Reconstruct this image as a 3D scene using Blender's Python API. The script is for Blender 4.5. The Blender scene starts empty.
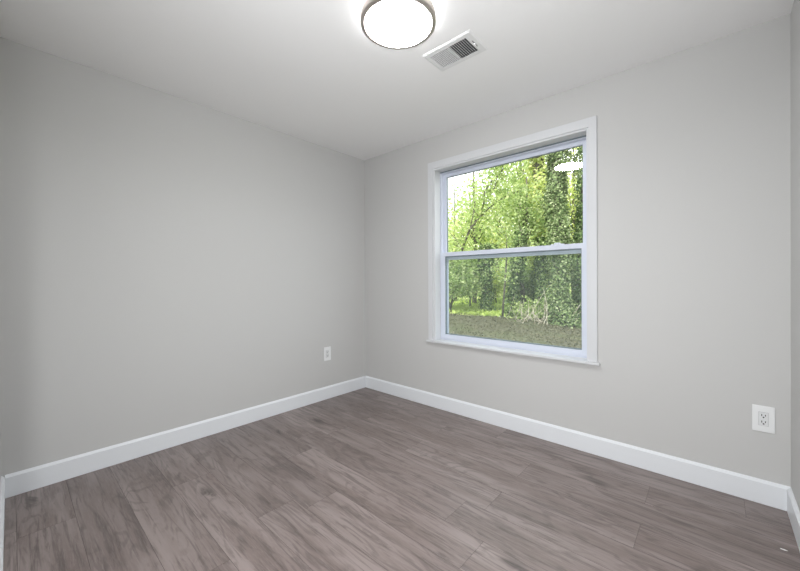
import bpy, bmesh, math, random
import numpy as np
from mathutils import Vector, Matrix
random.seed(7)
S = bpy.context.scene
C = S.collection

# ------------------------------------------------------------------ camera
CAM = Vector((2.8045, -2.5561, 1.1424)); YAW = 0.7325
cd = bpy.data.cameras.new('camera'); cam = bpy.data.objects.new('camera', cd); C.objects.link(cam)
cd.sensor_fit = 'HORIZONTAL'; cd.sensor_width = 36.0; cd.lens = 36.0 * 350.17 / 800.0
cd.shift_y = (282.2 - 285.5) / 800.0
cd.clip_start = 0.01; cd.clip_end = 300
cam.matrix_world = (Matrix.Translation(CAM) @ Matrix.Rotation(YAW, 4, 'Z') @ Matrix.Rotation(math.pi/2 - 0.0039, 4, 'X')
                    @ Matrix.Rotation(-0.0049, 4, 'Z'))
S.camera = cam
FW = Vector((-math.sin(YAW), math.cos(YAW), 0)); RT = Vector((math.cos(YAW), math.sin(YAW), 0))

# ------------------------------------------------------------------ sky, sun, exposure
SKY = 2.4; SUN = 6.5; LAMP = 63.0; FILL = 26.0; BOUNCE = 15.0
w = bpy.data.worlds.new('world'); S.world = w; w.use_nodes = True
bg = w.node_tree.nodes['Background']; bg.inputs['Color'].default_value = (0.93, 0.97, 1.0, 1); bg.inputs['Strength'].default_value = SKY
sd = bpy.data.lights.new('sun', 'SUN'); sun = bpy.data.objects.new('sun', sd); C.objects.link(sun)
sd.energy = SUN; sd.angle = 0.03; sd.color = (1.0, 0.96, 0.86)
sun.rotation_euler = Vector((-0.05, 0.62, -0.90)).to_track_quat('-Z', 'Y').to_euler()
# unseen soft fill light, added in the open closet behind the camera
fd = bpy.data.lights.new('fill_light', 'AREA'); fill_light = bpy.data.objects.new('fill_light', fd); C.objects.link(fill_light)
fd.shape = 'DISK'; fd.size = 0.6; fd.spread = math.radians(150); fd.energy = FILL; fd.color = (0.98, 0.99, 1.0)
fill_light.location = (2.5, -2.86, 1.12); fill_light.rotation_euler = Vector((-0.34, 1.0, -0.24)).to_track_quat('-Z', 'Y').to_euler()
# second added fill light, turned up to brighten the ceiling
bd = bpy.data.lights.new('bounce_fill', 'AREA'); bounce = bpy.data.objects.new('bounce_fill', bd); C.objects.link(bounce)
bd.shape = 'DISK'; bd.size = 0.22; bd.spread = math.radians(110); bd.energy = BOUNCE; bd.color = (0.98, 0.99, 1.0)
bounce.location = (2.70, -2.66, 1.25); bounce.rotation_euler = Vector((-0.30, 0.34, 1.0)).to_track_quat('-Z', 'Y').to_euler()
S.view_settings.view_transform = 'Standard'; S.view_settings.look = 'None'
S.view_settings.gamma = 1.0; S.view_settings.use_curve_mapping = False
S.view_settings.exposure = 0.0

# ------------------------------------------------------------------ materials
def mat(name):
    m = bpy.data.materials.new(name); m.use_nodes = True
    nt = m.node_tree; return m, nt, nt.nodes['Principled BSDF'], nt.nodes, nt.links

def plain(name, col, rough=0.5, metal=0.0, spec=0.5):
    m, nt, p, N, L = mat(name)
    p.inputs['Base Color'].default_value = (*col, 1); p.inputs['Roughness'].default_value = rough
    p.inputs['Metallic'].default_value = metal; p.inputs['Specular IOR Level'].default_value = spec
    return m

def math_node(N, L, op, a, b=None, c=None):
    n = N.new('ShaderNodeMath'); n.operation = op
    for i, v in enumerate((a, b, c)):
        if v is None: continue
        if isinstance(v, (int, float)): n.inputs[i].default_value = v
        else: L.new(v, n.inputs[i])
    return n.outputs[0]

def mixc(N, L, fac, a, b, mode='MIX'):
    n = N.new('ShaderNodeMix'); n.data_type = 'RGBA'; n.blend_type = mode
    for i, v in ((0, fac), (6, a), (7, b)):
        if isinstance(v, (int, float)): n.inputs[i].default_value = v
        elif isinstance(v, tuple): n.inputs[i].default_value = (*v, 1)
        else: L.new(v, n.inputs[i])
    return n.outputs[2]

def ramp(N, L, src, lo, hi):
    n = N.new('ShaderNodeMapRange'); n.interpolation_type = 'SMOOTHSTEP'
    n.inputs[1].default_value = lo; n.inputs[2].default_value = hi
    L.new(src, n.inputs[0]); return n.outputs[0]

def paint(name, col, bump=0.05, rough=0.6, scale=450):
    """rolled wall paint: flat colour with a faint orange-peel bump"""
    m, nt, p, N, L = mat(name)
    tc = N.new('ShaderNodeTexCoord')
    n1 = N.new('ShaderNodeTexNoise'); n1.inputs['Scale'].default_value = scale; n1.inputs['Detail'].default_value = 2
    L.new(tc.outputs['Object'], n1.inputs['Vector'])
    b = N.new('ShaderNodeBump'); b.inputs['Strength'].default_value = bump; b.inputs['Distance'].default_value = 0.001
    L.new(n1.outputs['Fac'], b.inputs['Height']); L.new(b.outputs['Normal'], p.inputs['Normal'])
    p.inputs['Base Color'].default_value = (*col, 1); p.inputs['Roughness'].default_value = rough
    p.inputs['Specular IOR Level'].default_value = 0.3
    return m

M_wall = paint('greige wall paint', (0.574, 0.574, 0.567))
M_ceil = paint('flat white ceiling paint', (0.89, 0.89, 0.888), rough=0.8)
M_trim = paint('semi gloss white trim paint', (0.785, 0.81, 0.84), bump=0.01, rough=0.35, scale=120)
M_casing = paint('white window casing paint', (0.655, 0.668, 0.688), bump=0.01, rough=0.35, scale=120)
M_vinyl = plain('white vinyl', (0.66, 0.70, 0.80), 0.35)
M_gasket_shadow = plain('grey gasket and shadow strip', (0.20, 0.25, 0.27), 0.5)
M_ext = plain('exterior siding', (0.6, 0.6, 0.58), 0.7)
M_plate = plain('white plastic', (0.83, 0.845, 0.85), 0.3)
M_recept = plain('white receptacle plastic', (0.75, 0.765, 0.77), 0.3)
M_reveal = plain('shadowed seam', (0.42, 0.43, 0.44), 0.6)
M_slot = plain('dark slot', (0.02, 0.02, 0.02), 0.7)
M_ventw = plain('white enamelled steel', (0.78, 0.785, 0.785), 0.4)
M_duct = plain('dark duct interior', (0.06, 0.06, 0.065), 0.7)
M_nickel = plain('brushed nickel', (0.60, 0.55, 0.51), 0.42, 1.0)
M_chip = plain('white scrap', (0.8, 0.8, 0.78), 0.6)

def emis(name, col, strength):
    m, nt, p, N, L = mat(name)
    p.inputs['Base Color'].default_value = (0.8, 0.8, 0.8, 1)
    p.inputs['Emission Color'].default_value = (*col, 1); p.inputs['Emission Strength'].default_value = strength
    return m
M_lamp = emis('lit opal diffuser', (0.985, 0.993, 1.0), LAMP)
M_halo_glow = emis('added halo glow', (0.985, 0.993, 1.0), LAMP * 1.9)

def thin_glass(name, refl, tint):
    """a clear pane: passes light straight through, mirrors a little of the room"""
    m, nt, p, N, L = mat(name); N.remove(p)
    out = N['Material Output']
    t = N.new('ShaderNodeBsdfTransparent'); t.inputs[0].default_value = (*tint, 1)
    g = N.new('ShaderNodeBsdfGlossy'); g.inputs['Roughness'].default_value = 0.0
    mx = N.new('ShaderNodeMixShader'); mx.inputs[0].default_value = refl
    L.new(t.outputs[0], mx.inputs[1]); L.new(g.outputs[0], mx.inputs[2]); L.new(mx.outputs[0], out.inputs['Surface'])
    return m
M_glass = thin_glass('window glass', 0.036, (0.97, 0.99, 0.98))
M_glass_low = thin_glass('lower window glass', 0.036, (0.92, 0.97, 0.95))

def screen_mat():
    m, nt, p, N, L = mat('insect mesh'); out = N['Material Output']
    p.inputs['Base Color'].default_value = (0.34, 0.37, 0.36, 1); p.inputs['Roughness'].default_value = 0.7
    t = N.new('ShaderNodeBsdfTransparent')
    mx = N.new('ShaderNodeMixShader'); mx.inputs[0].default_value = 0.22
    L.new(t.outputs[0], mx.inputs[1]); L.new(p.outputs[0], mx.inputs[2]); L.new(mx.outputs[0], out.inputs['Surface'])
    return m
M_screen = screen_mat()

def floor_mat():
    m, nt, p, N, L = mat('grey brown oak plank')
    tc = N.new('ShaderNodeTexCoord'); at = N.new('ShaderNodeAttribute'); at.attribute_name = 'plank'
    sp = N.new('ShaderNodeSeparateColor'); L.new(at.outputs['Color'], sp.inputs[0])
    sx = N.new('ShaderNodeSeparateXYZ'); L.new(tc.outputs['Object'], sx.inputs[0])
    X = math_node(N, L, 'ADD', sx.outputs[0], math_node(N, L, 'MULTIPLY', sp.outputs[1], 37.0))
    Y = math_node(N, L, 'ADD', sx.outputs[1], math_node(N, L, 'MULTIPLY', sp.outputs[2], 23.0))
    def noise(kx, ky, detail, rough=0.55, dist=0.0):
        c = N.new('ShaderNodeCombineXYZ')
        L.new(math_node(N, L, 'MULTIPLY', X, kx), c.inputs[0]); L.new(math_node(N, L, 'MULTIPLY', Y, ky), c.inputs[1])
        n = N.new('ShaderNodeTexNoise'); n.inputs['Scale'].default_value = 1.0; n.inputs['Detail'].default_value = detail
        n.inputs['Roughness'].default_value = rough; n.inputs['Distortion'].default_value = dist
        L.new(c.outputs[0], n.inputs['Vector']); return n.outputs['Fac']
    broad = noise(1.3, 9.0, 3, 0.5, 0.6)          # soft light and dark bands
    streak = noise(2.6, 44.0, 6, 0.68, 0.9)       # grain streaks
    fine = noise(11.0, 150.0, 4, 0.75, 0.3)         # pores
    blotch = noise(2.6, 7.0, 4, 0.6, 1.2)         # darker figure around knots
    rings = math_node(N, L, 'SINE', math_node(N, L, 'MULTIPLY', noise(1.5, 6.5, 2, 0.45, 0.5), 62.0))
    vc = N.new('ShaderNodeCombineXYZ')
    L.new(math_node(N, L, 'MULTIPLY', X, 2.3), vc.inputs[0]); L.new(math_node(N, L, 'MULTIPLY', Y, 6.5), vc.inputs[1])
    vo = N.new('ShaderNodeTexVoronoi'); vo.inputs['Scale'].default_value = 1.0
    wob = N.new('ShaderNodeMix'); wob.data_type = 'VECTOR'
    nz = N.new('ShaderNodeTexNoise'); nz.inputs['Scale'].default_value = 2.5; nz.inputs['Detail'].default_value = 3
    L.new(vc.outputs[0], nz.inputs['Vector']); wob.inputs[0].default_value = 0.22
    L.new(vc.outputs[0], wob.inputs[4]); L.new(nz.outputs['Color'], wob.inputs[5]); L.new(wob.outputs[1], vo.inputs['Vector'])
    knot = math_node(N, L, 'SUBTRACT', 1.0, ramp(N, L, vo.outputs['Distance'], 0.03, 0.22))
    knot = math_node(N, L, 'MULTIPLY', knot, ramp(N, L, blotch, 0.46, 0.56))
    c0 = mixc(N, L, ramp(N, L, broad, 0.32, 0.70), (0.178, 0.141, 0.130), (0.282, 0.234, 0.221))
    c1 = mixc(N, L, math_node(N, L, 'MULTIPLY', math_node(N, L, 'SUBTRACT', 1.0, ramp(N, L, streak, 0.34, 0.53)), 0.62), c0, (0.070, 0.053, 0.050))
    c2 = mixc(N, L, math_node(N, L, 'MULTIPLY', math_node(N, L, 'SUBTRACT', 1.0, ramp(N, L, blotch, 0.30, 0.42)), 0.42), c1, (0.066, 0.050, 0.047))
    c3 = mixc(N, L, math_node(N, L, 'MULTIPLY', ramp(N, L, rings, 0.1, 1.0), math_node(N, L, 'MULTIPLY', ramp(N, L, blotch, 0.44, 0.58), 0.34)), c2, (0.060, 0.046, 0.043))
    c4 = mixc(N, L, math_node(N, L, 'MULTIPLY', ramp(N, L, fine, 0.46, 0.68), 0.38), c3, (0.30, 0.255, 0.245))
    c5 = mixc(N, L, math_node(N, L, 'MULTIPLY', knot, 0.75), c4, (0.030, 0.022, 0.021))
    tone = math_node(N, L, 'MULTIPLY_ADD', sp.outputs[0], 0.16, 0.92)
    cc = N.new('ShaderNodeCombineColor')
    for i in range(3): L.new(tone, cc.inputs[i])
    c6 = mixc(N, L, 1.0, c5, cc.outputs[0], 'MULTIPLY')
    L.new(c6, p.inputs['Base Color'])
    L.new(math_node(N, L, 'MULTIPLY_ADD', streak, 0.16, 0.27), p.inputs['Roughness'])
    p.inputs['Specular IOR Level'].default_value = 0.45
    b = N.new('ShaderNodeBump'); b.inputs['Strength'].default_value = 0.18; b.inputs['Distance'].default_value = 0.002
    L.new(math_node(N, L, 'ADD', streak, math_node(N, L, 'MULTIPLY', fine, 0.6)), b.inputs['Height']); L.new(b.outputs['Normal'], p.inputs['Normal'])
    return m
M_floor = floor_mat()
M_seam = plain('plank seam', (0.09, 0.075, 0.07), 0.8)

def leaf_mat(name, cols, trans=0.45):
    """leaf colours differ leaf by leaf; light passes through the blade"""
    m, nt, p, N, L = mat(name); N.remove(p); out = N['Material Output']
    g = N.new('ShaderNodeNewGeometry'); r = N.new('ShaderNodeValToRGB')
    el = r.color_ramp.elements
    while len(el) < len(cols): el.new(0.5)
    for i, c in enumerate(cols):
        el[i].position = i / (len(cols) - 1); el[i].color = (*c, 1)
    L.new(g.outputs['Random Per Island'], r.inputs[0])
    d = N.new('ShaderNodeBsdfDiffuse'); t = N.new('ShaderNodeBsdfTranslucent')
    L.new(r.outputs[0], d.inputs[0]); L.new(r.outputs[0], t.inputs[0])
    mx = N.new('ShaderNodeMixShader'); mx.inputs[0].default_value = trans
    L.new(d.outputs[0], mx.inputs[1]); L.new(t.outputs[0], mx.inputs[2]); L.new(mx.outputs[0], out.inputs['Surface'])
    return m
M_ivy = leaf_mat('ivy leaves', [(0.09, 0.135, 0.06), (0.16, 0.225, 0.095), (0.24, 0.31, 0.14), (0.42, 0.47, 0.28)], 0.25)
M_ivy2 = leaf_mat('dark ivy leaves', [(0.07, 0.12, 0.05), (0.13, 0.20, 0.08), (0.20, 0.28, 0.12), (0.32, 0.38, 0.2)], 0.25)
M_spring = leaf_mat('fresh yellow green leaves', [(0.42, 0.50, 0.14), (0.58, 0.66, 0.22), (0.72, 0.77, 0.34), (0.84, 0.87, 0.52)])
M_green = leaf_mat('mid green leaves', [(0.24, 0.34, 0.11), (0.37, 0.49, 0.17), (0.52, 0.62, 0.26), (0.68, 0.74, 0.40)])
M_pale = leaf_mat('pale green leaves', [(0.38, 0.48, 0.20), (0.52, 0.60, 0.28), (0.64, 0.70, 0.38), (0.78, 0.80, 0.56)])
M_shrub = leaf_mat('shrub leaves', [(0.20, 0.29, 0.10), (0.31, 0.42, 0.16), (0.42, 0.52, 0.22), (0.56, 0.62, 0.36)])
M_litter = leaf_mat('dead leaves', [(0.075, 0.07, 0.042), (0.10, 0.095, 0.058), (0.125, 0.12, 0.073), (0.26, 0.245, 0.18)], 0.1)
M_grass = leaf_mat('grass blades', [(0.40, 0.50, 0.13), (0.50, 0.62, 0.18), (0.62, 0.70, 0.26)], 0.3)

def bark(name, a, b):
    m, nt, p, N, L = mat(name)
    tc = N.new('ShaderNodeTexCoord'); mp = N.new('ShaderNodeMapping'); mp.inputs['Scale'].default_value = (14, 14, 3)
    n = N.new('ShaderNodeTexNoise'); n.inputs['Scale'].default_value = 1.5; n.inputs['Detail'].default_value = 5
    L.new(tc.outputs['Object'], mp.inputs[0]); L.new(mp.outputs[0], n.inputs['Vector'])
    L.new(mixc(N, L, ramp(N, L, n.outputs['Fac'], 0.35, 0.65), a, b), p.inputs['Base Color'])
    p.inputs['Roughness'].default_value = 0.9
    return m
M_bark = bark('grey brown bark', (0.06, 0.052, 0.04), (0.14, 0.13, 0.10))
M_twig = bark('bleached twigs', (0.30, 0.26, 0.20), (0.62, 0.57, 0.48))

def ground_mat(name, a, b, c, sc):
    m, nt, p, N, L = mat(name)
    tc = N.new('ShaderNodeTexCoord')
    n = N.new('ShaderNodeTexNoise'); n.inputs['Scale'].default_value = sc; n.inputs['Detail'].default_value = 6
    n2 = N.new('ShaderNodeTexNoise'); n2.inputs['Scale'].default_value = 0.7; n2.inputs['Detail'].default_value = 3
    L.new(tc.outputs['Object'], n.inputs['Vector']); L.new(tc.outputs['Object'], n2.inputs['Vector'])
    c0 = mixc(N, L, ramp(N, L, n.outputs['Fac'], 0.35, 0.65), a, b)
    L.new(mixc(N, L, ramp(N, L, n2.outputs['Fac'], 0.42, 0.66), c0, c), p.inputs['Base Color'])
    p.inputs['Roughness'].default_value = 0.95
    return m
M_soil = ground_mat('leaf strewn soil', (0.075, 0.07, 0.043), (0.115, 0.108, 0.07), (0.10, 0.11, 0.055), 9)
M_lawn = ground_mat('sunlit lawn', (0.34, 0.42, 0.12), (0.46, 0.54, 0.18), (0.52, 0.50, 0.24), 5)

# ------------------------------------------------------------------ mesh helpers
def link(name, me, m, parent=None):
    o = bpy.data.objects.new(name, me); C.objects.link(o)
    if m: me.materials.append(m)
    if parent: o.parent = parent
    return o
def obj(name, bm, m, parent=None, loc=None, smooth=False):
    me = bpy.data.meshes.new(name)
    bmesh.ops.recalc_face_normals(bm, faces=bm.faces)
    if smooth:
        for f in bm.faces: f.smooth = True
    bm.to_mesh(me); bm.free()
    o = link(name, me, m, parent)
    if loc: o.location = loc
    return o
def box(bm, x0, x1, y0, y1, z0, z1, bev=0.0, seg=2):
    r = bmesh.ops.create_cube(bm, size=1.0)
    vs = r['verts']
    bmesh.ops.scale(bm, vec=(x1-x0, y1-y0, z1-z0), verts=vs)
    bmesh.ops.translate(bm, vec=((x0+x1)/2, (y0+y1)/2, (z0+z1)/2), verts=vs)
    if bev:
        es = {e for v in vs for e in v.link_edges}
        bmesh.ops.bevel(bm, geom=list(es), offset=bev, segments=seg, affect='EDGES', profile=0.6)
def extrude_profile(bm, prof, axis, a, b):
    """sweep a closed 2-D profile from a to b along axis 'x' (profile = y,z) or 'y' (profile = x,z)"""
    def P(p, t): return (t, p[0], p[1]) if axis == 'x' else (p[0], t, p[1])
    A = [bm.verts.new(P(p, a)) for p in prof]; B = [bm.verts.new(P(p, b)) for p in prof]
    n = len(prof)
    for i in range(n): bm.faces.new((A[i], A[(i+1) % n], B[(i+1) % n], B[i]))
    bm.faces.new(A); bm.faces.new(B[::-1])
def lathe(bm, prof, seg=72):
    rings = []
    for r, z in prof:
        if r < 1e-6: rings.append([bm.verts.new((0, 0, z))])
        else: rings.append([bm.verts.new((r*math.cos(2*math.pi*i/seg), r*math.sin(2*math.pi*i/seg), z)) for i in range(seg)])
    for a, b in zip(rings, rings[1:]):
        for i in range(seg):
            j = (i+1) % seg
            if len(a) == 1: bm.faces.new((a[0], b[i], b[j]))
            elif len(b) == 1: bm.faces.new((a[i], b[0], a[j]))
            else: bm.faces.new((a[i], b[i], b[j], a[j]))
def tube(bm, pts, rad, seg=8):
    pts = [Vector(p) for p in pts]; prev = None
    for i, p in enumerate(pts):
        t = (pts[min(i+1, len(pts)-1)] - pts[max(i-1, 0)]).normalized()
        u = t.orthogonal().normalized() if prev is None else (prev[1] - t * prev[1].dot(t)).normalized()
        v = t.cross(u)
        ring = [bm.verts.new(p + (u*math.cos(2*math.pi*k/seg) + v*math.sin(2*math.pi*k/seg))*rad[i]) for k in range(seg)]
        if prev:
            for k in range(seg): bm.faces.new((prev[0][k], prev[0][(k+1) % seg], ring[(k+1) % seg], ring[k]))
        else: bm.faces.new(ring[::-1])
        prev = (ring, u)
    bm.faces.new(prev[0])
def leaves(name, pos, nrm, size, m, parent, rs, aspect=0.7):
    """a spray of four-cornered leaf blades at pos facing nrm"""
    n = len(pos); nrm = nrm / (np.linalg.norm(nrm, axis=1, keepdims=True) + 1e-9)
    a = rs.normal(size=(n, 3)); u = np.cross(nrm, a); u /= np.linalg.norm(u, axis=1, keepdims=True) + 1e-9
    v = np.cross(nrm, u); s = size * rs.uniform(0.6, 1.3, (n, 1))
    V = np.empty((n, 4, 3)); sag = nrm * s * 0.12
    V[:, 0] = pos - u*s*0.5; V[:, 1] = pos - v*s*0.5*aspect + u*s*0.06 + sag
    V[:, 2] = pos + u*s*0.5; V[:, 3] = pos + v*s*0.5*aspect + u*s*0.06 - sag
    me = bpy.data.meshes.new(name)
    me.vertices.add(n*4); me.vertices.foreach_set('co', V.reshape(-1).astype(np.float32))
    me.loops.add(n*4); me.loops.foreach_set('vertex_index', np.arange(n*4, dtype=np.int32))
    me.polygons.add(n); me.polygons.foreach_set('loop_start', np.arange(0, n*4, 4, dtype=np.int32))
    me.polygons.foreach_set('loop_total', np.full(n, 4, dtype=np.int32))
    me.update(calc_edges=True); me.validate()
    return link(name, me, m, parent)
def empty(name, loc, label=None, cat=None, group=None, kind=None):
    o = bpy.data.objects.new(name, None); C.objects.link(o); o.location = loc
    return tag(o, label, cat, group, kind)
def tag(o, label=None, cat=None, group=None, kind=None):
    for k, v in (('label', label), ('category', cat), ('group', group), ('kind', kind)):
        if v: o[k] = v
    return o
def struct(name, bm, m, label=None, cat=None):
    return tag(obj(name, bm, m), label, cat, kind='structure')

# ------------------------------------------------------------------ the room shell
H = 2.44; W = 3.0805; YB = -2.597; T = 0.16
OX0, OX1, OZ0, OZ1 = 0.907, 2.186, 0.588, 2.147           # window opening
bm = bmesh.new(); box(bm, -0.14, 0, YB-0.85, T, 0, H)
struct('wall_left', bm, M_wall, 'plain light greige wall with one small outlet, meeting the window wall', 'wall')
bm = bmesh.new()
box(bm, 0, OX0, 0, T, 0, H); box(bm, OX1, W, 0, T, 0, H); box(bm, OX0, OX1, 0, T, 0, OZ0); box(bm, OX0, OX1, 0, T, OZ1, H)
struct('wall_back', bm, M_wall, 'light greige wall holding the double-hung window', 'wall')
bm = bmesh.new(); box(bm, W, W+0.14, YB-0.85, T, 0, H)
struct('wall_right', bm, M_wall, 'narrow sliver of greige wall beside the large outlet', 'wall')
bm = bmesh.new()                                            # camera side: a wide closet opening
box(bm, 0, 0.74, YB-0.11, YB, 0, H); box(bm, 3.04, W, YB-0.11, YB, 0, H)
struct('wall_front', bm, M_wall, 'greige wall on the camera side with an open closet', 'wall')
bm = bmesh.new(); box(bm, 0, W, YB-0.85, YB-0.75, 0, H)
struct('wall_closet', bm, M_wall, 'greige wall at the back of the closet', 'wall')
bm = bmesh.new(); box(bm, -0.14, W+0.14, YB-0.85, T, H, H+0.12)
struct('ceiling', bm, M_ceil, 'flat white ceiling', 'ceiling')

# plank floor: rows run along the window wall, edges and end joints eased
bm = bmesh.new(); lay = bm.loops.layers.float_color.new('plank')
PW, PL, G = 0.195, 1.295, 0.0005
known = {2: 2.537, 3: 1.95, 4: 1.25, 5: 1.95, 8: 1.274, 1: 1.62, 6: 0.55, 7: 2.05}
rr = random.Random(3)
for k in range(0, 19):
    y1 = -0.010 - PW*(k-1) - 0.0; y0 = y1 - PW
    y1c, y0c = min(y1, 0.0), max(y0, YB-0.75)
    if y1c <= y0c: continue
    xj = known.get(k, rr.uniform(0, PL)); x = xj - PL*math.ceil(xj/PL)
    while x < W:
        xa, xb = max(x, 0.0), min(x+PL, W)
        if xb - xa > 0.002:
            col = (rr.random(), rr.random(), rr.random(), 1)
            top = [bm.verts.new(p) for p in ((xa+G, y0c+G, 0), (xb-G, y0c+G, 0), (xb-G, y1c-G, 0), (xa+G, y1c-G, 0))]
            bot = [bm.verts.new(p) for p in ((xa, y0c, -0.0016), (xb, y0c, -0.0016), (xb, y1c, -0.0016), (xa, y1c, -0.0016))]
            fs = [bm.faces.new(top)]
            for i in range(4): fs.append(bm.faces.new((bot[i], bot[(i+1) % 4], top[(i+1) % 4], top[i])))
            for f in fs:
                for l in f.loops: l[lay] = col
            for f in fs[1:]: f.material_index = 1
        x += PL
box(bm, 0.0, W, YB-0.75, 0.0, -0.10, -0.0017)
fl = struct('floor', bm, M_floor, 'grey brown wood-look plank floor', 'floor'); fl.data.materials.append(M_seam)

# baseboards: flat board, eased top edge, thin shadow line at the floor
BH, BT = 0.121, 0.014
def base_profile(s): return [(0, 0.0015), (s*BT, 0.0015), (s*BT, BH-0.013), (s*(BT-0.003), BH-0.0095), (s*(BT-0.0085), BH-0.001), (s*(BT-0.010), BH), (0, BH)]
def baseboard(name, axis, at0, s, a, b, label):
    bm = bmesh.new(); extrude_profile(bm, [(at0+p[0], p[1]) for p in base_profile(s)], axis, a, b)
    struct(name, bm, M_trim, label, 'baseboard')
baseboard('baseboard_left', 'y', 0.0, 1, YB+BT, -BT, 'white baseboard along the left wall')
baseboard('baseboard_back', 'x', 0.0, -1, 0.0, W, 'white baseboard under the window')
baseboard('baseboard_right', 'y', W, -1, YB+BT, -BT, 'white baseboard at the right edge beyond the large outlet')
baseboard('baseboard_front', 'x', YB, 1, 0.0, 0.74, 'white baseboard at the far left edge of the room')

# ------------------------------------------------------------------ window_1
win = empty('window_1', (0, 0, 0), 'white double-hung window looking out on ivy-covered trees', 'window', kind='structure')
JD = 0.082
bm = bmesh.new()                                            # flat casing, mitre-free, eased edges
CX0, CX1, CZ1, SZ = 0.861, 2.236, 2.209, 0.605
box(bm, CX0, OX0, -0.012, -0.0005, SZ, CZ1, 0.003); box(bm, OX1, CX1, -0.012, -0.0005, SZ, CZ1, 0.003)
box(bm, OX0-0.003, OX1+0.003, -0.0118, -0.0005, OZ1, CZ1, 0.003)
obj('casing', bm, M_casing, win)
bm = bmesh.new()                                            # jamb boards lining the opening
box(bm, OX0, OX0+0.026, -0.004, JD, SZ, OZ1, 0.002); box(bm, OX1-0.014, OX1, -0.004, JD, SZ, OZ1, 0.002)
box(bm, OX0+0.026, OX1-0.014, -0.004, JD, OZ1-0.014, OZ1, 0.002)
obj('jamb', bm, M_casing, win)
bm = bmesh.new()                                            # stool with rounded nose and short horns
box(bm, CX0-0.014, CX1+0.014, -0.028, -0.0005, SZ-0.017, SZ, 0.004, 3); box(bm, OX0, OX1, -0.004, JD+0.01, SZ-0.018, SZ)
obj('sill', bm, M_casing, win)
def rect_frame(bm, x0, x1, z0, z1, y0, y1, l, r, b, t, bev=0.002):
    box(bm, x0, x0+l, y0, y1, z0, z1, bev); box(bm, x1-r, x1, y0, y1, z0, z1, bev)
    box(bm, x0+l-bev, x1-r+bev, y0+0.0003, y1-0.0003, z0, z0+b, bev); box(bm, x0+l-bev, x1-r+bev, y0+0.0003, y1-0.0003, z1-t, z1, bev)
bm = bmesh.new()
rect_frame(bm, OX0+0.001, OX1-0.001, SZ-0.017, 2.1255, JD+0.004, T, 0.038, 0.030, 0.026, 0.009)
box(bm, OX0+0.001, OX1-0.001, JD+0.024, T, 2.117, OZ1-0.001)
# track stops between the two sashes
box(bm, OX0+0.036, OX0+0.044, 0.113, 0.118, SZ, OZ1-0.04); box(bm, OX1-0.042, OX1-0.030, 0.113, 0.118, SZ, OZ1-0.04)
wf = obj('window_frame', bm, M_vinyl, win)
bm = bmesh.new(); box(bm, OX0+0.026, OX1-0.014, JD+0.0005, JD+0.010, 2.1258, 2.1325); obj('shadow_strip', bm, M_gasket_shadow, wf)  # dark strip standing in for the shadow line below the head jamb
def sash(name, x0, x1, z0, z1, y0, y1, l, r, b, t, yg, gm):
    bm = bmesh.new(); rect_frame(bm, x0, x1, z0, z1, y0, y1, l, r, b, t, 0.002)
    s = obj(name, bm, M_vinyl, win)
    bm = bmesh.new(); e = 0.004
    rect_frame(bm, x0+l-0.001, x1-r+0.001, z0+b-0.001, z1-t+0.001, yg-0.008, yg+0.008, e, e, 0.009, 0.010 if name == 'lower_sash' else e, 0.0005)
    obj('glazing_bead', bm, M_gasket_shadow, s)
    bm = bmesh.new(); vs = [bm.verts.new(p) for p in ((x0+l, yg-0.007, z0+b), (x1-r, yg+0.007, z0+b), (x1-r, yg+0.007, z1-t), (x0+l, yg-0.007, z1-t))]
    bm.faces.new(vs); obj('glass', bm, gm, s)
    return s
up = sash('upper_sash', 0.945, 2.155, 1.330, 2.122, 0.119, 0.150, 0.029, 0.036, 0.044, 0.034, 0.136, M_glass)
lo = sash('lower_sash', 0.942, 2.156, 0.615, 1.398, 0.086, 0.112, 0.036, 0.038, 0.040, 0.036, 0.101, M_glass_low)
for lx in (1.955,):
    bm = bmesh.new()
    box(bm, lx-0.045, lx+0.045, 0.088, 0.108, 1.398, 1.404, 0.003); box(bm, lx-0.022, lx+0.022, 0.090, 0.106, 1.402, 1.413, 0.005, 3)
    obj('sash_lock', bm, M_vinyl, lo)
bm = bmesh.new(); rect_frame(bm, 0.946, 2.150, 0.618, 1.36, 0.1525, 0.158, 0.026, 0.026, 0.022, 0.022, 0.001)
sf = obj('screen_frame', bm, M_vinyl, win)
bm = bmesh.new(); bm.faces.new([bm.verts.new(p) for p in ((0.970, 0.1555, 0.638), (2.126, 0.1555, 0.638), (2.126, 0.1555, 1.34), (0.970, 0.1555, 1.34))])
obj('insect_screen', bm, M_screen, sf)

# ------------------------------------------------------------------ ceiling light
LX, LY = 1.657, -1.284
cl = empty('ceiling_light', (LX, LY, H), 'round lit ceiling light with white diffuser and brushed metal rim', 'ceiling light')
bm = bmesh.new(); lathe(bm, [(0.0, 0.0), (0.148, 0.0), (0.148, -0.011), (0.0, -0.011)]); obj('base_pan', bm, M_ventw, cl)
bm = bmesh.new(); lathe(bm, [(0.149, -0.0012), (0.157, -0.0012), (0.157, -0.0095), (0.149, -0.0095), (0.149, -0.0012)]); obj('halo_ring', bm, M_halo_glow, cl)  # added glowing ring above the rim, makes the halo on the ceiling
bm = bmesh.new(); lathe(bm, [(0.150, -0.010), (0.1795, -0.010), (0.1815, -0.0115), (0.1840, -0.044), (0.1828, -0.0485), (0.1660, -0.0525), (0.1635, -0.0515), (0.1625, -0.046), (0.150, -0.014), (0.150, -0.010)])
o = obj('rim', bm, M_nickel, cl, smooth=True)
bm = bmesh.new(); lathe(bm, [(0.1615, -0.046), (0.1620, -0.0515), (0.158, -0.0545), (0.142, -0.0600), (0.118, -0.0650), (0.088, -0.0695), (0.05, -0.0725), (0.0, -0.0735)])
obj('diffuser', bm, M_lamp, cl, smooth=True)

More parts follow.
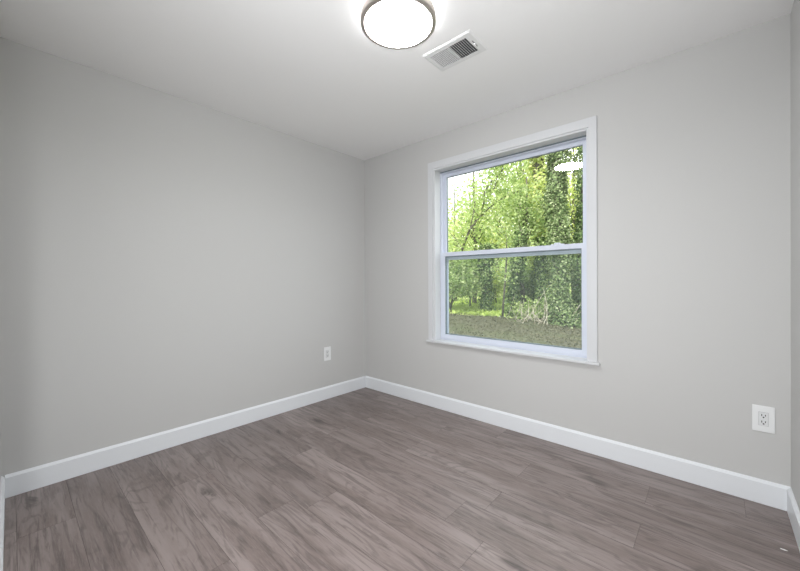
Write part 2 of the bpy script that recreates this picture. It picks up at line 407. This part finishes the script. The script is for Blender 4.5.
# ------------------------------------------------------------------ ceiling air register
VX, VY = 1.7065, -0.860
av = empty('air_vent', (VX, VY, H), 'white two-way ceiling air register with half its louvers showing dark', 'air vent')
hx, hy, fx0, fx1, fy = 0.157, 0.1025, -0.130, 0.116, 0.072
bm = bmesh.new()                                            # sloped-edge stamped frame with the louver field cut out
o_ = [(-hx, -hy), (hx, -hy), (hx, hy), (-hx, hy)]; i_ = [(fx0, -fy), (fx1, -fy), (fx1, fy), (fx0, fy)]
def loop(pts, z): return [bm.verts.new((p[0], p[1], z)) for p in pts]
def off(pts, d): return [(p[0] - math.copysign(d, p[0]), p[1] - math.copysign(d, p[1])) for p in pts]
L_ = [loop(o_, 0), loop(o_, -0.0015), loop(off(o_, 0.010), -0.0065), loop(off(i_, -0.003), -0.0065), loop(i_, -0.006), loop(i_, 0.0)]
for a, b in zip(L_, L_[1:]):
    for i in range(4): bm.faces.new((a[i], a[(i+1) % 4], b[(i+1) % 4], b[i]))
fr = obj('frame', bm, M_ventw, av)
bm = bmesh.new(); box(bm, -0.0045, 0.0015, -fy, fy, -0.0075, -0.001, 0.001); obj('divider', bm, M_ventw, av)
bm = bmesh.new(); box(bm, fx0, fx1, -fy, fy, -0.0009, -0.0002); obj('duct_opening', bm, M_duct, av)
def blade_bm(tilt):
    bm = bmesh.new(); box(bm, -0.0005, 0.0005, -fy, fy, -0.0040, 0.0040)
    bmesh.ops.rotate(bm, cent=(0, 0, 0), matrix=Matrix.Rotation(tilt, 3, 'Y'), verts=bm.verts)
    return bm
lb = obj('louver', blade_bm(math.radians(15)), M_ventw, av, (fx0+0.006, 0, -0.0045))
rb = obj('louver', blade_bm(math.radians(-22)), M_ventw, av, (0.008, 0, -0.0045))
for src, x0, x1, n in ((lb, fx0+0.006, -0.012, 11), (rb, 0.008, fx1-0.005, 9)):
    for i in range(1, n):
        c = src.copy(); C.objects.link(c); c.parent = av; c.location.x = x0 + (x1-x0)*i/(n-1)
bm = bmesh.new(); box(bm, 0.003, fx1-0.002, 0.050, 0.053, -0.0098, -0.0090); obj('cross_bar', bm, M_duct, av)
bm = bmesh.new(); box(bm, 0.1265, 0.1295, -0.030, 0.030, -0.0096, -0.0088); lv = obj('lever_slot', bm, M_duct, av)
bm = bmesh.new(); box(bm, 0.1235, 0.1325, -0.006, 0.010, -0.019, -0.009, 0.002); obj('damper_lever', bm, M_ventw, av)

# ------------------------------------------------------------------ wall outlets (built facing -Y, turned onto their wall)
def outlet(loc, rz, label, slots=True):
    t = empty('wall_outlet', loc, label, 'outlet', group=None); t.rotation_euler.z = rz
    bm = bmesh.new()
    box(bm, -0.0405, 0.0405, -0.0062, -0.0003, -0.066, 0.066, 0.0028, 3); obj('cover_plate', bm, M_plate, t)
    bm = bmesh.new(); box(bm, -0.0168, 0.0168, -0.0085, -0.0055, -0.0335, 0.0335, 0.0008); rc = obj('receptacle', bm, M_recept, t)
    bm = bmesh.new()
    for a in ((-0.0180, -0.0168, -0.0347, 0.0347), (0.0168, 0.0180, -0.0347, 0.0347)): box(bm, a[0], a[1], -0.0064, -0.0058, a[2], a[3])
    for a in ((-0.0168, 0.0168, -0.0347, -0.0335), (-0.0168, 0.0168, 0.0335, 0.0347)): box(bm, a[0], a[1], -0.0064, -0.0058, a[2], a[3])
    obj('reveal_gap', bm, M_reveal, t)
    for cz in (0.0165, -0.0165):
        for sx, hh in ((-0.0066, 0.0050), (0.0066, 0.0042)):
            bm = bmesh.new(); box(bm, sx-0.0016, sx+0.0016, -0.0088, -0.0082, cz+0.003-hh, cz+0.003+hh); obj('slot', bm, M_slot, rc)
        bm = bmesh.new(); bmesh.ops.create_circle(bm, cap_ends=True, segments=14, radius=0.0034)
        bmesh.ops.rotate(bm, cent=(0, 0, 0), matrix=Matrix.Rotation(math.pi/2, 3, 'X'), verts=bm.verts)
        ex = bmesh.ops.extrude_face_region(bm, geom=bm.faces[:]); bmesh.ops.translate(bm, vec=(0, 0.0006, 0), verts=[v for v in ex['geom'] if isinstance(v, bmesh.types.BMVert)])
        bmesh.ops.translate(bm, vec=(0, -0.0088, cz-0.0075), verts=bm.verts); obj('ground_hole', bm, M_slot, rc)
    return t
outlet((2.987, 0, 0.432), 0.0, 'white duplex outlet with visible slots on the window wall near the right corner')
outlet((0, -0.503, 0.438), math.pi/2, 'small white outlet low on the left wall near the room corner')

# a tiny scrap on the floor by the right-hand baseboard
bm = bmesh.new(); bmesh.ops.create_icosphere(bm, subdivisions=2, radius=1.0)
rs_ = random.Random(4)
for v in bm.verts: v.co = Vector((v.co.x*0.012*rs_.uniform(.6, 1.2), v.co.y*0.005*rs_.uniform(.6, 1.2), v.co.z*0.002+0.0021))
tag(obj('scrap', bm, M_chip, None, (3.020, -0.385, 0)), 'tiny whitish scrap on the floor by the right-hand baseboard', 'scrap')

# ------------------------------------------------------------------ outside
def at(px, d, z=0.0):
    """a point d metres ahead of the viewer's stance on the bearing (px-400)/350"""
    p = CAM + FW*d + RT*(d*(px-400)/350.17); return Vector((p.x, p.y, z))
def sm(t): t = min(1, max(0, t)); return t*t*(3-2*t)
def gz(x, y):
    crest = 0.05 - 0.085*(x + 3.4); crest = max(-0.35, min(0.15, crest))
    yc = 6.7 + 0.32*(x+3.4)
    if y < yc: return -0.55 + (crest+0.55)*sm((y-0.2)/(yc-0.2))
    return crest + (0.0-crest)*sm((y-yc)/5) + 0.012*(y-yc) + 0.05*math.sin(x*0.9)*sm((y-yc)/3)
def grid(x0, x1, y0, y1, nx, ny, f, jag=None):
    bm = bmesh.new(); vs = []
    for j in range(ny+1):
        row = []
        for i in range(nx+1):
            x = x0+(x1-x0)*i/nx; a, b = (y0, y1) if not callable(y0) else (y0(x), y1(x))
            y = a+(b-a)*j/ny; row.append(bm.verts.new((x, y, f(x, y))))
        vs.append(row)
    for j in range(ny):
        for i in range(nx): bm.faces.new((vs[j][i], vs[j][i+1], vs[j+1][i+1], vs[j+1][i]))
    return bm
edge = lambda x: 6.95 + 0.32*(x+3.4) + 0.25*math.sin(x*1.7) + 2.2*sm((x+2.7)/1.4)
struct('ground', grid(-40, 24, lambda x: T+0.01, edge, 64, 24, lambda x, y: gz(x, y) + (0.02*math.sin(x*5.1)*math.sin(y*4.3))), M_soil, 'brown leaf-strewn ground sloping outside the window', 'ground')
struct('lawn', grid(-40, 24, edge, lambda x: 60, 64, 40, gz), M_lawn, 'bright grass beyond the leaf-strewn ground', 'lawn')
rs = np.random.RandomState(5)
# dead leaves on the slope
n = 15000; d = 6.5 + 6.5*rs.rand(n)**0.8; px = 415 + 200*rs.rand(n); pos = []
for a, b in zip(d, px):
    p = at(b, a)
    if p.y < edge(p.x)+0.2: pos.append((p.x, p.y, gz(p.x, p.y)+0.03))
pos = np.array(pos); nm = rs.normal(size=pos.shape)*0.55 + np.array([0, 0, 1.0])
tag(leaves('leaf_litter', pos, nm, 0.042, M_litter, None, rs), 'fallen dead leaves scattered over the brown ground', 'leaf litter', kind='stuff')
n = 9000; d = 9.5 + 9*rs.rand(n); px = 430 + 175*rs.rand(n); pos = []
for a, b in zip(d, px):
    p = at(b, a)
    if p.y > edge(p.x): pos.append((p.x, p.y, gz(p.x, p.y)+0.05))
pos = np.array(pos); nm = rs.normal(size=pos.shape)*np.array([1, 1, 0.25])
tag(leaves('grass', pos, nm, 0.16, M_grass, None, rs, 0.3), 'tufts of bright grass beyond the slope', 'grass', kind='stuff')

def along(pts, t):
    i = min(int(t*(len(pts)-1)), len(pts)-2); f = t*(len(pts)-1)-i
    return pts[i].lerp(pts[i+1], f)
def ivy_tree(name, path, r0, r1, m, count, label, leaf=0.068, flare=0.25, lump=0.10):
    """a trunk wrapped in ivy: path = world points from the root up"""
    base = path[0].copy(); base.z = gz(base.x, base.y); root = empty(name, base, label, 'tree')
    pts = [p - base for p in path]; pts[0].z = -0.15
    k = len(pts); R = [r0 + (r1-r0)*i/(k-1) for i in range(k)]
    bm = bmesh.new(); tube(bm, pts, [r*0.55 for r in R], 10); obj('trunk', bm, M_bark, root, smooth=True)
    ts = rs.rand(count); ang = rs.rand(count)*2*math.pi; P = []; Nn = []
    ph = rs.rand(6)*6.28
    for t, a in zip(ts, ang):
        c = along(pts, t); r = r0 + (r1-r0)*t + flare*max(0, 0.12-t)*3
        z = c.z
        bulge = lump*(math.sin(z*2.3+ph[0]+a)+math.sin(z*4.1+ph[1]-2*a)*0.6+math.sin(z*7+ph[2]+3*a)*0.35)
        q = r*0.82 + bulge*0.75 + abs(rs.normal())*0.07
        P.append((c.x+q*math.cos(a), c.y+q*math.sin(a), z + rs.normal()*0.05)); Nn.append((math.cos(a)+rs.normal()*.45, math.sin(a)+rs.normal()*.45, 0.5+rs.normal()*.45))
    leaves('ivy', np.array(P), np.array(Nn), leaf, m, root, rs, 0.9)
    return root
def crown_tree(name, base, h, crown, m, count, label, leaf=0.14, tr=0.12, clumps=40, cs=0.45, cat='tree', lean=Vector((0, 0, 0))):
    """trunk, spreading branches and leaf clumps. crown = (centre height, radius across, radius up)"""
    base = Vector(base); base.z = gz(base.x, base.y); root = empty(name, base, label, cat)
    ch, rx, rz = crown; bm = bmesh.new()
    top = Vector((lean.x, lean.y, h)); spine = [Vector((0, 0, -0.15)), top*0.3+Vector((rs.normal()*.1, rs.normal()*.1, 0)), top*0.6, top]
    tube(bm, spine, [tr, tr*0.85, tr*0.6, tr*0.2], 7); P = []; Nn = []
    per = max(1, count//clumps)
    for i in range(clumps):
        v = rs.normal(size=3); v /= np.linalg.norm(v); v *= rs.rand()**0.4
        c = Vector((lean.x*ch/h + v[0]*rx, lean.y*ch/h + v[1]*rx, max(0.15, ch + v[2]*rz)))
        t0 = along(spine, min(0.95, max(0.12, (c.z-0.5)/h*0.85)))
        if i % 2 == 0:
            mid = t0.lerp(c, 0.5) + Vector((0, 0, 0.12)); tube(bm, [t0, mid, c], [tr*0.22, tr*0.14, 0.006], 5)
        q = rs.normal(size=(per, 3))*cs*np.array([1, 1, 0.7])*(0.6+0.8*rs.rand())
        P.append(np.array(c)+q); Nn.append(rs.normal(size=(per, 3))*0.8 + np.array([0, 0, 0.7]))
    obj('trunk', bm, M_bark, root, smooth=True)
    P = np.concatenate(P); P[:, 2] = np.maximum(P[:, 2], 0.03)
    leaves('foliage', P, np.concatenate(Nn), leaf, m, root, rs)
    return root

# ivy-clad trunks close to the slope
ivy_tree('ivy_tree', [at(562, 10.4, 0), at(559, 10.4, 2), at(557, 10.4, 4), at(556, 10.4, 6.5), at(556, 10.4, 9)], 0.27, 0.23, M_ivy, 22000,
         'thick upright trunk wrapped in ivy, the widest seen through the window', flare=0.5)
ivy_tree('ivy_tree', [at(579, 11.2, 0), at(581, 11.2, 2), at(585, 11.2, 4), at(588, 11.2, 6), at(590, 11.2, 8)], 0.20, 0.19, M_ivy2, 11000,
         'dark ivy trunk against the right edge of the window, beside the thickest trunk', flare=0.2)
ivy_tree('ivy_tree', [at(512, 11.6, 0), at(514, 11.6, 1), at(518, 11.6, 2), at(522, 11.6, 2.8)], 0.14, 0.17, M_ivy2, 4200,
         'slim ivy-covered trunk leaning right, at the middle of the lower pane')
ivy_tree('ivy_tree', [at(541, 12.0, 0), at(541, 12, 1), at(541, 12, 2.1), at(542, 12, 2.6)], 0.18, 0.16, M_ivy2, 4500,
         'short dark ivy-covered stump trunk just left of the thickest trunk')
ivy_tree('vine_tree', [at(543, 12.6, 0), at(543, 12.6, 2), at(542, 12.6, 3.5), at(538, 12.6, 5.5), at(538, 12.6, 8)], 0.26, 0.42, M_spring, 8000,
         'tall trunk hung with bright yellow-green leaves, left of the thickest ivy trunk', leaf=0.12, lump=0.2)
ivy_tree('ivy_tree', [at(485, 12.4, 0), at(485.5, 12.4, 1.0), at(487, 12.4, 1.8), at(490, 12.4, 2.4)], 0.13, 0.23, M_ivy2, 4200,
         'short dark ivy-clad trunk near the left side of the lower pane')

# leaning tree with a forked grey trunk in the upper pane
def forked_tree():
    D = 12.6; base = at(449, D); base.z = gz(base.x, base.y)
    root = empty('forked_tree', base, 'leaning bare-trunked tree forking in the upper left of the window', 'tree')
    zz = lambda y: 1.1424 + (282.2-y)/350.17*D
    q = lambda x, y, dd=0: at(x, D+dd, zz(y)) - base
    bm = bmesh.new()
    lines = [([(449, 330), (455, 290), (462, 252), (470, 232), (481, 217)], 0.046, 0.036), ([(481, 217), (484, 205), (485, 195), (492, 183), (500, 174), (508, 165), (515, 150)], 0.030, 0.016),
             ([(481, 217), (490, 210), (498, 204), (508, 196), (520, 192), (530, 186)], 0.027, 0.012), ([(485, 195), (495, 192), (497, 180), (501, 172), (506, 160)], 0.026, 0.014),
             ([(470, 232), (474, 215), (476, 200), (475, 190)], 0.018, 0.008), ([(462, 252), (456, 240), (450, 234), (444, 232)], 0.016, 0.006), ([(500, 174), (494, 166), (488, 158)], 0.014, 0.006)]
    P = []; Nn = []
    for j, (l, a, b) in enumerate(lines):
        pts = [q(x, y, 0.25*math.sin(i*1.7+j)) for i, (x, y) in enumerate(l)]
        if j == 0: pts[0].z = -0.15
        tube(bm, pts, [a+(b-a)*i/(len(pts)-1) for i in range(len(pts))], 7)
        for t in rs.rand(26 if j else 8):
            if j == 0 and t < 0.5: continue
            c = along(pts, t) + Vector(rs.normal(size=3)*0.22)
            tube(bm, [along(pts, t), c], [b*0.4, 0.004], 4)
            k = 20; P.append(np.array(c)+rs.normal(size=(k, 3))*0.26); Nn.append(rs.normal(size=(k, 3))+np.array([0, 0, .6]))
    obj('trunk', bm, M_bark, root, smooth=True)
    leaves('foliage', np.concatenate(P), np.concatenate(Nn), 0.10, M_green, root, rs)
forked_tree()
# thin sapling
b_ = at(502, 11.0); b_.z = gz(b_.x, b_.y)
sp = empty('sapling', b_, 'thin bare-stemmed sapling between the two slim ivy trunks', 'sapling')
bm = bmesh.new(); lp = [at(502, 11, b_.z-0.1)-b_, at(504, 11, 0.7)-b_, at(505.5, 11, 1.3)-b_, at(507, 11.05, 2.0)-b_, at(506, 11.05, 2.8)-b_]
tube(bm, lp, [0.035, 0.032, 0.028, 0.02, 0.01], 6)
P = []
for t in np.linspace(0.45, 1, 14):
    c = along(lp, t); e = c + Vector((rs.normal()*0.4, rs.normal()*0.3, 0.12)); tube(bm, [c, e], [0.01, 0.004], 4)
    P.append(np.array(c.lerp(e, 0.8)) + rs.normal(size=(45, 3))*0.16)
obj('stem', bm, M_bark, sp, smooth=True)
P = np.concatenate(P); leaves('foliage', P, rs.normal(size=P.shape)+np.array([0, 0, .7]), 0.09, M_shrub, sp, rs)

# trees and bushes beyond
T_ = [
 (455, 17, 5.5, (2.6, 1.6, 1.9), M_spring, 2200, 'feathery yellow-green tree low at the far left of the window', 0.15, 46),
 (474, 15, 6.5, (3.6, 1.2, 2.2), M_green, 1900, 'bright green tree behind the forked trunk', 0.14, 44),
 (497, 19, 8.0, (4.0, 1.7, 2.2), M_spring, 2600, 'fresh yellow-green tree right of the forked trunk', 0.17, 48),
 (521, 16, 9.0, (5.6, 1.3, 2.6), M_green, 4200, 'leafy green tree rising behind the small bushy tree', 0.15, 52),
 (527, 11.9, 4.7, (3.3, 0.42, 0.95), M_shrub, 2600, 'small bushy mid-green tree left of the bright vine-hung trunk', 0.10, 34),
 (543, 18, 9.5, (4.6, 1.6, 3.6), M_spring, 4200, 'tall pale tree glimpsed behind the bright vine-hung trunk', 0.16, 52),
 (574, 16, 8.0, (4.2, 1.1, 3.4), M_spring, 3000, 'green tree filling the gap between the two right-hand ivy trunks', 0.14, 48),
 (600, 17, 8.0, (4.0, 1.4, 3.0), M_green, 3000, 'green tree behind the dark trunk at the right edge of the window', 0.15, 40),
 (632, 15, 8.0, (4.0, 1.6, 3.0), M_green, 2600, 'green tree outside past the right jamb of the window, nearest to it', 0.16, 40),
 (675, 17, 8.5, (4.2, 2.0, 3.2), M_shrub, 2600, 'dull green tree outside well past the right jamb of the window', 0.18, 40),
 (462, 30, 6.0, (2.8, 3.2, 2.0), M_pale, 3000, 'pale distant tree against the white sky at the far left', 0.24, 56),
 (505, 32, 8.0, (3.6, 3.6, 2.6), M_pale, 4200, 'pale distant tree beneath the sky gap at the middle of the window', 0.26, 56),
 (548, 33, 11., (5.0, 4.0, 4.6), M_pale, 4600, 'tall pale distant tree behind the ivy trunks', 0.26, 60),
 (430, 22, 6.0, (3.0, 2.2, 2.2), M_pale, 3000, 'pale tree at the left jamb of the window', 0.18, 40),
]
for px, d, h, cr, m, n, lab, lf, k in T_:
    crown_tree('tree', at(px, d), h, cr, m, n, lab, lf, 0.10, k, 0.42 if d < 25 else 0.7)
S_ = [
 (452, 11.8, 2.2, (1.15, 0.75, 0.85), M_shrub, 3600, 'dense green shrub at the lower left corner of the window', 0.10, 34),
 (470, 13.2, 2.3, (1.25, 0.75, 0.90), M_green, 3400, 'bright green shrub left of the short dark ivy trunk', 0.11, 32),
 (497, 15.5, 1.7, (0.95, 0.9, 0.6), M_spring, 2400, 'low yellow-green bush behind the sapling', 0.12, 26),
 (524, 12.8, 1.6, (0.95, 0.45, 0.7), M_shrub, 2200, 'small green bush right of the leaning ivy trunk', 0.10, 24),
 (531, 14.2, 2.6, (1.5, 0.6, 1.0), M_green, 2600, 'taller green bush behind the brush pile', 0.11, 28),
 (551, 11.0, 0.8, (0.30, 0.35, 0.25), M_shrub, 1100, 'low leafy weeds at the foot of the thickest ivy trunk', 0.08, 14),
 (520, 11.3, 0.7, (0.22, 0.35, 0.2), M_green, 800, 'low green weeds beside the brush pile', 0.08, 12),
 (470, 24, 3.0, (1.5, 2.2, 1.2), M_green, 3000, 'far rounded bush seen across the lawn', 0.18, 36),
 (520, 25, 3.2, (1.7, 2.4, 1.3), M_green, 3200, 'far wide bush seen across the lawn behind the slim trunks', 0.18, 36),
 (560, 22, 3.6, (1.8, 2.0, 1.5), M_shrub, 3000, 'far dark bush behind the right-hand trunks', 0.17, 36),
]
for px, d, h, cr, m, n, lab, lf, k in S_:
    crown_tree('shrub', at(px, d), h*0.8, cr, m, n, lab, lf, 0.035, k, 0.24 if d < 20 else 0.5, 'shrub')

# brush pile of bleached twigs
b_ = at(537, 10.6); b_.z = gz(b_.x, b_.y); bm = bmesh.new()
for i in range(45):
    a = Vector((rs.normal()*0.35, rs.normal()*0.3, 0.02)); e = a + Vector((rs.normal()*0.35, rs.normal()*0.3, 0.15+abs(rs.normal())*0.35))
    tube(bm, [a, a.lerp(e, 0.5)+Vector(rs.normal(size=3)*0.04), e], [0.010, 0.008, 0.004], 5)
tag(obj('brush_pile', bm, M_twig, None, b_), 'heap of bleached twigs left of the thickest ivy trunk', 'brush pile', kind='stuff')
